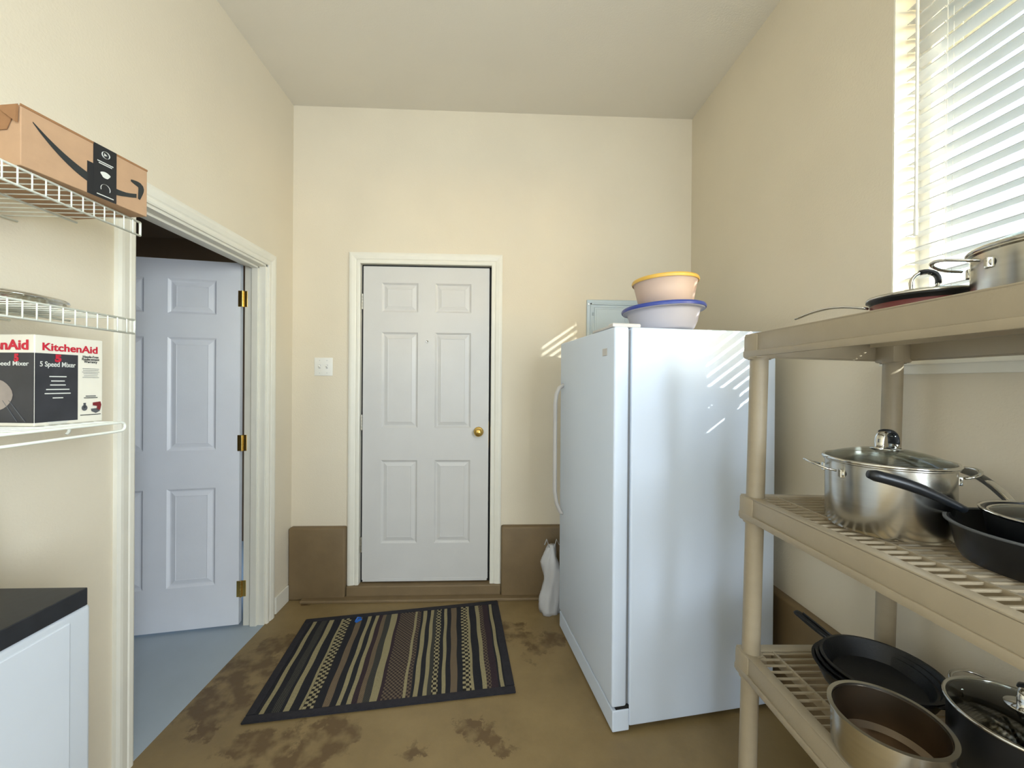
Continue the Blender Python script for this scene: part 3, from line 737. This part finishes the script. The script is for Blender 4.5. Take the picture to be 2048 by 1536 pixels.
# ------------------------------------------------------------------ wire shelves on the left wall
WX, WE, WN = -.972, 1.118, .30
def wire_shelf(ztop, ye, lab, lip=.036, hook=False, dx=0):
    e = empty('wire_shelf', (-WL, ye, ztop), lab, 'shelf', group='white wire shelves on the left wall')
    fx = WX + dx + WL; L = ye - WN
    rr = .0028
    if not hook:
        B().tube([(fx, 0, 0), (fx, -L, 0)], rr, 8).build('front_rail', WIRE, e, smooth=True)
        B().tube([(fx, .0, -lip), (fx, -L, -lip)], rr, 8).build('lip_rail', WIRE, e, smooth=True)
        B().tube([(fx, .0, 0), (fx, 0, -lip)], rr, 8).build('end_wire', WIRE, e, smooth=True)
    else:
        pts = [(fx, -L, 0), (fx, -.012, 0)] + [Vector((fx, -.012, -.011)) + Vector((0, .011 * math.sin(PI * i / 8), .011 * math.cos(PI * i / 8))) for i in range(1, 9)] + [(fx, -.03, -.0225), (fx, -L, -.028)]
        B().tube(pts, .0034, 8).build('front_rail', WIRE, e, smooth=True)
        fx2 = fx - .075
        pts = [(fx2, -L, -.002), (fx2, -.075, -.002)] + [Vector((fx2, -.075, -.013)) + Vector((0, .011 * math.sin(PI * i / 8), .011 * math.cos(PI * i / 8))) for i in range(1, 8)] 
        B().tube(pts, .0034, 8).build('hanging_rail', WIRE, e, smooth=True)
    for x in (.012, fx * .5): B().tube([(x, 0, -.004), (x, -L, -.004)], rr, 8).build('deck_rail', WIRE, e, smooth=True)
    pw = [(0, 0, .002), (fx, 0, .002)] + ([(fx + .002, 0, -.002), (fx + .002, 0, -lip)] if not hook else [])
    w0 = None; y = -.024
    while y > -L:
        if w0 is None: w0 = B().tube(pw, .0016, 6).build('wire', WIRE, e, smooth=True); w0.location = (0, y, 0)
        else: copyo(w0, e, (0, y, 0))
        y -= .0254
    for y in (-.05, -L + .1):
        B().box(0, .012, y - .006, y + .006, -.014, .006, .002).build('wall_clip', PLAST, e)
    return e
wire_shelf(1.809, 1.118, 'topmost white wire shelf, carrying the brown cardboard box')
wire_shelf(1.541, 1.102, 'middle white wire shelf, carrying the round steel pan')
wire_shelf(1.270, 1.078, 'lowest white wire shelf with hooked rail ends, carrying the mixer box', hook=True)

# cardboard box
pf, pn = at(294, 434, 2, 1.8135), at(41, 330, 2, 1.8135)
dvec = Vector((pf.x - pn.x, pf.y - pn.y, 0)); Lb = dvec.length
cb = empty('cardboard_box', (pn.x, pn.y, 1.8135), 'brown cardboard shipping box with a curved arrow print on the top wire shelf', 'box', rz=math.atan2(dvec.y, dvec.x))
Hb, Wb = .123, .215                                  # local x along the printed face, y into the shelf (left), face at y=0
B().box(0, Lb, 0, Wb, 0, Hb, .0015).build('carton', CARD, cb)
B().poly([(-.0012, .004, Hb), (-.0012, Wb - .004, Hb), (-.0012, Wb - .03, Hb - .05), (-.0012, .03, Hb - .05)], (-.001, 0, 0)).build('end_flap', CARDD, cb)
B().poly([(-.002, .002, Hb - .004), (-.002, .040, Hb - .012), (-.002, .004, Hb - .038)], (-.004, 0, 0)).build('folded_tab', CARDD, cb)
B().box(-.001, Lb, -.0012, .001, Hb - .0035, Hb + .0012).build('top_seam', CARDD, cb)
# arrow: a smile-shaped band that swells in the middle, and a hooked head
fx0 = lambda u: .02 + u * (Lb - .03)
up = []; lo = []
for i in range(25):
    t = i / 24; xx = .018 + (Lb * .89 - .018) * t
    zc = Hb * (.80 - 1.62 * t + 1.17 * t * t) ; wv = .0018 + .0150 * math.sin(PI * min(1, t * 1.0)) ** .8
    if t > .85: wv = max(wv, .0085)
    up.append((xx, -.0008, zc + wv * .6)); lo.append((xx, -.0008, zc - wv * .6))
B().poly(up + lo[::-1], (0, -.0004, 0)).build('arrow_print', INK, cb)
hp_ = []; hq = []
for i in range(13):
    t = i / 12
    q = Vector((Lb * .835, 0, Hb * .62)).lerp(Vector((Lb * .945, 0, Hb * .60)), min(1, t * 1.8)) if t < .5 else Vector((Lb * .945, 0, Hb * .60)).lerp(Vector((Lb * .915, 0, Hb * .30)), (t - .5) * 2)
    hp_.append(q)
sm = hp_[:]
for _ in range(3): sm = [sm[0]] + [(sm[i - 1] + sm[i] * 2 + sm[i + 1]) / 4 for i in range(1, len(sm) - 1)] + [sm[-1]]
for i, q in enumerate(sm):
    a = sm[max(0, i - 1)]; c = sm[min(len(sm) - 1, i + 1)]; d_ = (c - a).normalized(); nrm = Vector((-d_.z, 0, d_.x)); wv = .0024 + .0048 * math.sin(PI * i / 12)
    up_ = q + nrm * wv; lo_ = q - nrm * wv; hp_[i] = Vector((up_.x, -.0008, up_.z)); hq.append(Vector((lo_.x, -.0008, lo_.z)))
B().poly(hp_ + hq[::-1], (0, -.0004, 0)).build('arrow_head_print', INK, cb)
ta, tb = Lb * .505, Lb * .70
tp_ = B().box(ta, tb, -.0016, -.0002, .0, Hb + .0004); tp_.box(ta - .012, tb - .012, -.0013, -.0001, .0, Hb * .60); tp_.box(ta, tb, -.0014, Wb, Hb + .0002, Hb + .0014)
tp = tp_.build('tape', TAPE, cb); tp['label'] = 'black printed packing tape'
tm = (ta + tb) / 2
ring = B(); ring.tube([(tm + .008 * math.cos(a * PI / 12), -.0018, Hb * .86 + .008 * math.sin(a * PI / 12)) for a in range(24)], .0026, 6, flat=(1, .15), closed=True)
ring.poly([(tm - .003, -.0018, Hb * .86 - .003), (tm + .004, -.0018, Hb * .86), (tm - .003, -.0018, Hb * .86 + .004)], (0, -.0004, 0)); ring.build('round_mark', PALE, tp)
B().poly([(tm + (.010 + .002 * math.sin(3 * a)) * math.cos(a), -.0017, Hb * .47 + .0075 * math.sin(a)) for a in [2 * PI * i / 16 for i in range(16)]], (0, -.0004, 0)).build('blob_mark', PALE, tp)
B().tube([(tm + .010 * math.cos(a * PI / 8), -.0018, Hb * .20 + .011 * math.sin(a * PI / 8)) for a in range(-1, 10)], .0014, 6, flat=(1, .2)).build('arch_mark', PALE, tp)
for zf, wl in ((.70, .034), (.665, .028), (.06, .036)): B().box(tm - wl / 2, tm + wl / 2, -.0021, -.0015, Hb * zf - .0011, Hb * zf + .0011).build('print_line', PALE, tp)

# round steel pan on the middle wire shelf
rp = .125; q = at(137, 612, 2, 1.566); dd = Vector((q.x, q.y)).normalized()
# leftwards-facing tangent: centre lies to the left of the ray
cx_, cy_ = q.x - rp * dd.y, q.y + rp * dd.x
cx_ = max(cx_, -WL + rp + .01)
pl = empty('round_pan', (cx_, cy_, 1.5445), 'shallow round steel pan with a rolled rim on the middle wire shelf', 'pan')
B().lathe([(0, 0), (rp - .030, 0), (rp - .022, .003), (rp - .012, .020), (rp, .024), (rp - .012, .0225), (rp - .024, .004), (0, .002)], 56).build('dish', STEEL, pl, smooth=True)
b = B(); b.tube([(rp * math.cos(2 * PI * i / 56), rp * math.sin(2 * PI * i / 56), .024) for i in range(56)], .0042, 8, closed=True); b.build('rolled_rim', STEELP, pl, smooth=True)
B().lathe([(rp - .006, .027), (rp * .8, .034), (rp * .4, .038), (0, .039), (0, .037), (rp * .8, .031), (rp - .006, .025)], 56).build('cover', STEEL, pl, smooth=True)

# mixer box
bz = 1.2735; bcn = at(68, 849, 2, bz); 
kA = at(68, 849, 1, .930); kB = at(205, 838, 1, 1.070)
HB_ = .208
dv = Vector((kB.x - kA.x, kB.y - kA.y, 0)); LB = dv.length; az = math.atan2(dv.y, dv.x)
mb = empty('mixer_box', (kA.x, kA.y, bz), 'red, black and white printed mixer carton on the lowest wire shelf', 'box', rz=az)
B().box(0, LB, 0, .190, 0, HB_, .002).build('carton', MBOX, mb)
fr_ = B().box(.001, LB * .60, -.0006, .001, .008, HB_ * .80); o = fr_.build('black_field', MBLK, mb)
en = B().box(-.0006, .001, .001, .189, .008, HB_ * .80).build('black_field', MBLK, mb)
RF = (PI / 2, 0, 0); RE = (PI / 2, 0, -PI / 2)
fx_ = lambda u, v, d=.0012: (LB * u, -d, HB_ * v)
text('KitchenAid', .0240, REDI, mb, fx_(.50, .835), RF, .0006, LB / .132, label='red brand lettering')
text('5 Speed Mixer', .0165, PALE, mb, fx_(.31, .655, .0014), RF, .0002, LB / .195)
text('5', .022, REDI, mb, fx_(.31, .715, .0013), RF, .0014, 1.1)
for i, s_ in enumerate(('Hassle-Free', 'Replacement', 'Warranty')): text(s_, .0085, INK, mb, fx_(.795, .775 - i * .030), RF, .0001, LB / .16)
def bars(par, u, rows, mat_, hh=.0012, d=.0016):
    for (v, wl) in rows:
        B().box(LB * u - wl / 2, LB * u + wl / 2, -d, -.0002, HB_ * v - hh, HB_ * v + hh).build('print_line', mat_, par)
bars(mb, .31, [(.545, .033), (.495, .026), (.45, .030), (.40, .045), (.355, .050), (.305, .020)], PALE)
bars(mb, .31, [(.035, .040), (.015, .034)], PALE, .001)
bars(mb, .80, [(.645, .036), (.625, .034), (.605, .038), (.585, .032), (.56, .030), (.54, .036)], GREYI, .0004)
bars(mb, .80, [(.315, .022), (.295, .030), (.09, .045)], INK, .0009)
# small appliance pictures printed at the lower right
pm = B().poly([fx_(.70 + .045 * math.cos(a) * 1.0, .175 + .035 * math.sin(a)) for a in [2 * PI * i / 14 for i in range(14)]], (0, -.0004, 0)); pm.box(LB * .685, LB * .72, -.0016, -.0008, HB_ * .17, HB_ * .235); pm.build('appliance_print', GREYI, mb)
pm = B().poly([fx_(.83, .20), fx_(.83, .235), fx_(.955, .245), fx_(.97, .205), fx_(.95, .14), fx_(.89, .14), fx_(.90, .19)], (0, -.0004, 0)); pm.build('appliance_print', P('dark_red_print', (120, 34, 38), .5, var=.1), mb)
pm = B().poly([fx_(.81, .13), fx_(.80, .16), (LB * .90, -.0012, HB_ * .165), fx_(.95, .13), fx_(.88, .105)], (0, -.0004, 0)); pm.build('appliance_print', GREYI, mb)
# end face, turned to the camera
ex = lambda v, y: (-.0012, y, HB_ * v)
text('KitchenAid', .0310, REDI, mb, ex(.835, .012), RE, .0009, 1.18, align='RIGHT')
text('5 Speed Mixer', .0145, PALE, mb, ex(.66, .012), RE, .0001, 1.15, align='RIGHT')
text('5', .022, REDI, mb, ex(.71, .042), RE, .0014, 1.0)
b = B().poly([(-.0010, .085 + .030 * math.cos(a) * (1 + .15 * math.cos(2 * a)), HB_ * .34 + .034 * math.sin(a)) for a in [2 * PI * i / 22 for i in range(22)]], (-.0004, 0, 0)); b.build('mixer_print', MIXG, mb)
for y0, y1 in ((.060, .020), (.075, .040)): B().tube([(-.0012, y0, HB_ * .28), (-.0012, y1, HB_ * .05)], .0007, 5).build('beater_print', GREYI, mb)

# ------------------------------------------------------------------ cabinet, lower left
ct = at(176, 1174, 2, .93)
cbn = empty('base_cabinet', (-WL, ct.y, 0), 'white base cabinet with a thick black countertop below the wire shelves', 'cabinet')
dx = ct.x + WL
B().box(.002, dx, -1.1, 0, .892, .93, .002).build('countertop', TOPB, cbn)
B().box(.002, dx - .001, -1.09, .010, 0, .892, .010, 3).build('body', CABW, cbn, smooth='auto')
for k in range(2):
    dcab = B().box(dx - .006, dx + .0015, -.52 - k * .50, -.035 - k * .50, .09, .875, .003).build('door', CABW, cbn)
    B().tube([(dx, -.48 - k * .5, .60), (dx + .020, -.48 - k * .5, .61), (dx + .020, -.48 - k * .5, .70), (dx, -.48 - k * .5, .71)], .004, 8).build('handle', STEEL, dcab, smooth=True)
# paper bag standing on it
kb = at(14, 1170, 2, .93)
pb = empty('paper_bag', (kb.x - .085, kb.y - .06, .9305), 'tan paper bag standing on the black countertop', 'bag')
bm = bmesh.new(); zz_ = [0, .004, .05, .10, .16, .20]; rings = []
for i, z in enumerate(zz_):
    t = z / .20; hx_ = .085 - .030 * t; hy_ = .05 - .036 * t
    rings.append([bm.verts.new((sx_ * hx_ + .003 * math.sin(9 * z + k), s_y * hy_, z)) for k, (sx_, s_y) in enumerate(((-1, -1), (0, -.8), (1, -1), (.9, 0), (1, 1), (0, .8), (-1, 1), (-.9, 0)))])
for a, c in zip(rings, rings[1:]):
    for k in range(8): bm.faces.new((a[k], a[(k + 1) % 8], c[(k + 1) % 8], c[k]))
bm.faces.new(rings[0][::-1]); bm.faces.new(rings[-1])
me = bpy.data.meshes.new('sack'); bm.to_mesh(me); bm.free(); link('sack', me, KRAFT, pb)
B().box(-.056, .056, -.016, .016, .196, .212, .002).build('folded_top', KRAFT, pb)

# ------------------------------------------------------------------ rug
RC = [at(*q, 2, 0) for q in ((612, 1241), (995, 1203), (1032, 1388), (480, 1452))]   # far left, far right, near right, near left
rc = sum(RC, Vector()) / 4
rg = empty('striped_rug', (rc.x, rc.y, 0), 'woven rug with dark and cream stripes and a black border before the closed door', 'rug')
def rb(u, v): return (RC[0].lerp(RC[1], u)).lerp(RC[3].lerp(RC[2], u), v) - rc
DK, CRM, TAN, PUR, GRY = (46, 46, 52), (176, 164, 128), (140, 122, 98), (78, 64, 68), (92, 90, 82)
rm = {'d': rug_mat('rug_dark', DK, (58, 58, 60), 400, 200), 'c': rug_mat('rug_cream', CRM, (158, 146, 110), 400, 160), 't': rug_mat('rug_tan', TAN, (112, 96, 80), 300, 140),
      'p': rug_mat('rug_purple', PUR, (58, 48, 54), 300, 120), 'g': rug_mat('rug_grey', GRY, (52, 52, 54), 300, 140), 'k': rug_mat('rug_check', CRM, (52, 48, 46), 70, 46), 'l': rug_mat('rug_brown_check', (120, 104, 88), (66, 58, 58), 110, 60)}
keys = list(rm)
seq = [('d', .012), ('c', .030), ('d', .055), ('g', .085), ('d', .098), ('c', .122), ('d', .160), ('c', .170), ('k', .212), ('d', .245), ('t', .272), ('d', .300), ('c', .318), ('d', .340), ('c', .358), ('p', .380), ('t', .400),
       ('g', .428), ('c', .460), ('p', .475), ('l', .560), ('c', .572), ('l', .592), ('d', .604), ('c', .624), ('d', .645), ('c', .662), ('g', .680), ('k', .705), ('d', .722), ('c', .738), ('d', .760), ('t', .790), ('d', .815), ('k', .850), ('c', .862), ('d', .898), ('c', .918), ('l', .940), ('p', .970), ('d', .978), ('c', .994), ('d', 1.0)]
bu0, bu1, bv0, bv1 = .035, .965, .050, .945
bm = bmesh.new(); uvl = bm.loops.layers.uv.new('uv'); u0 = 0
for (kx, u1) in seq:
    n = 14
    for j in range(n):
        va, vb = j / n, (j + 1) / n; q = []
        for (uu, vv) in ((u0, va), (u0, vb), (u1, vb), (u1, va)):
            wob = .0016 * math.sin(vv * 17 + uu * 40)
            p = rb(bu0 + (bu1 - bu0) * (uu + (wob if 0 < uu < 1 else 0)), bv0 + (bv1 - bv0) * vv); q.append((bm.verts.new((p.x, p.y, .0075)), uu, vv))
        f = bm.faces.new([a[0] for a in q]); f.material_index = keys.index(kx)
        for lp_, a in zip(f.loops, q): lp_[uvl].uv = (a[1], a[2])
    u0 = u1
bmesh.ops.remove_doubles(bm, verts=bm.verts[:], dist=1e-6); bmesh.ops.recalc_face_normals(bm, faces=bm.faces[:])
for f in bm.faces:
    if f.normal.z < 0: f.normal_flip()
me = bpy.data.meshes.new('weave'); bm.to_mesh(me); bm.free(); link('weave', me, [rm[k_] for k_ in keys], rg)
for (a0, a1, c0, c1) in ((0, 1, 0, bv0), (0, 1, bv1, 1), (0, bu0, bv0, bv1), (bu1, 1, bv0, bv1)):
    qs = [rb(a0, c0), rb(a1, c0), rb(a1, c1), rb(a0, c1)]
    b = B().poly([(p.x, p.y, .0015) for p in qs], (0, 0, .0075)); bmesh.ops.bevel(b.bm, geom=[e for e in b.bm.edges], offset=.003, segments=2, affect='EDGES'); b.build('border', RBORD, rg)
bk = [rb(*q) for q in ((.01, .01), (.99, .01), (.99, .99), (.01, .99))]
B().poly([(p.x, p.y, .0005) for p in bk], (0, 0, .004)).build('backing', RBORD, rg)

p = at(717, 1241, 2, .010)
cl = empty('plastic_clip', (p.x, p.y, .0085), 'small bright blue plastic clip lying on the far edge of the rug', 'clip', rz=.9)
B().box(-.020, .018, -.010, .008, 0, .006, .002).build('jaw', BLUEC, cl); B().tube([(-.016, .004, .006), (0, .008, .016), (.018, .002, .008)], .004, 8).build('spring_arm', BLUEC, cl, smooth=True)

# ------------------------------------------------------------------ white plastic bag behind the freezer
p = at(1100, 1224, 2, 0)
pbx, pby = .345, 2.385
pg = empty('plastic_bag', (pbx, pby, 0), 'crumpled white plastic bag on the floor behind the freezer', 'bag')
bm = bmesh.new(); nz, na = 16, 28; rings = []
rnd = random.Random(3); ph_ = [rnd.uniform(0, 6.28) for _ in range(8)]
for i in range(nz + 1):
    t = i / nz; z = .40 * t; base = .075 * (1 - .2 * t) * (1 if t < .75 else (1 - (t - .75) * 2.6)) * (.85 + .15 * math.sin(7 * t))
    rg_ = []
    for k in range(na):
        a = 2 * PI * k / na
        r_ = base * (1 + .16 * math.sin(3 * a + ph_[0] + 4 * t) + .10 * math.sin(7 * a + ph_[1] - 7 * t) + .06 * math.sin(11 * a + 13 * t + ph_[2])) + .012 * math.sin(9 * t + ph_[3] + a)
        rg_.append(bm.verts.new((r_ * math.cos(a), r_ * .75 * math.sin(a), z)))
    rings.append(rg_)
for a, c in zip(rings, rings[1:]):
    for k in range(na): bm.faces.new((a[k], a[(k + 1) % na], c[(k + 1) % na], c[k]))
bm.faces.new(rings[0][::-1]); bm.faces.new(rings[-1])
me = bpy.data.meshes.new('sack'); bm.to_mesh(me); bm.free(); link('sack', me, BAGM, pg, smooth=True)
for s in (-1, 1): B().tube([(s * .015, 0, .385), (s * .03, .01, .43), (s * .045, .0, .40)], .006, 6, flat=(1.8, .4)).build('tied_handle', BAGM, pg, smooth=True)
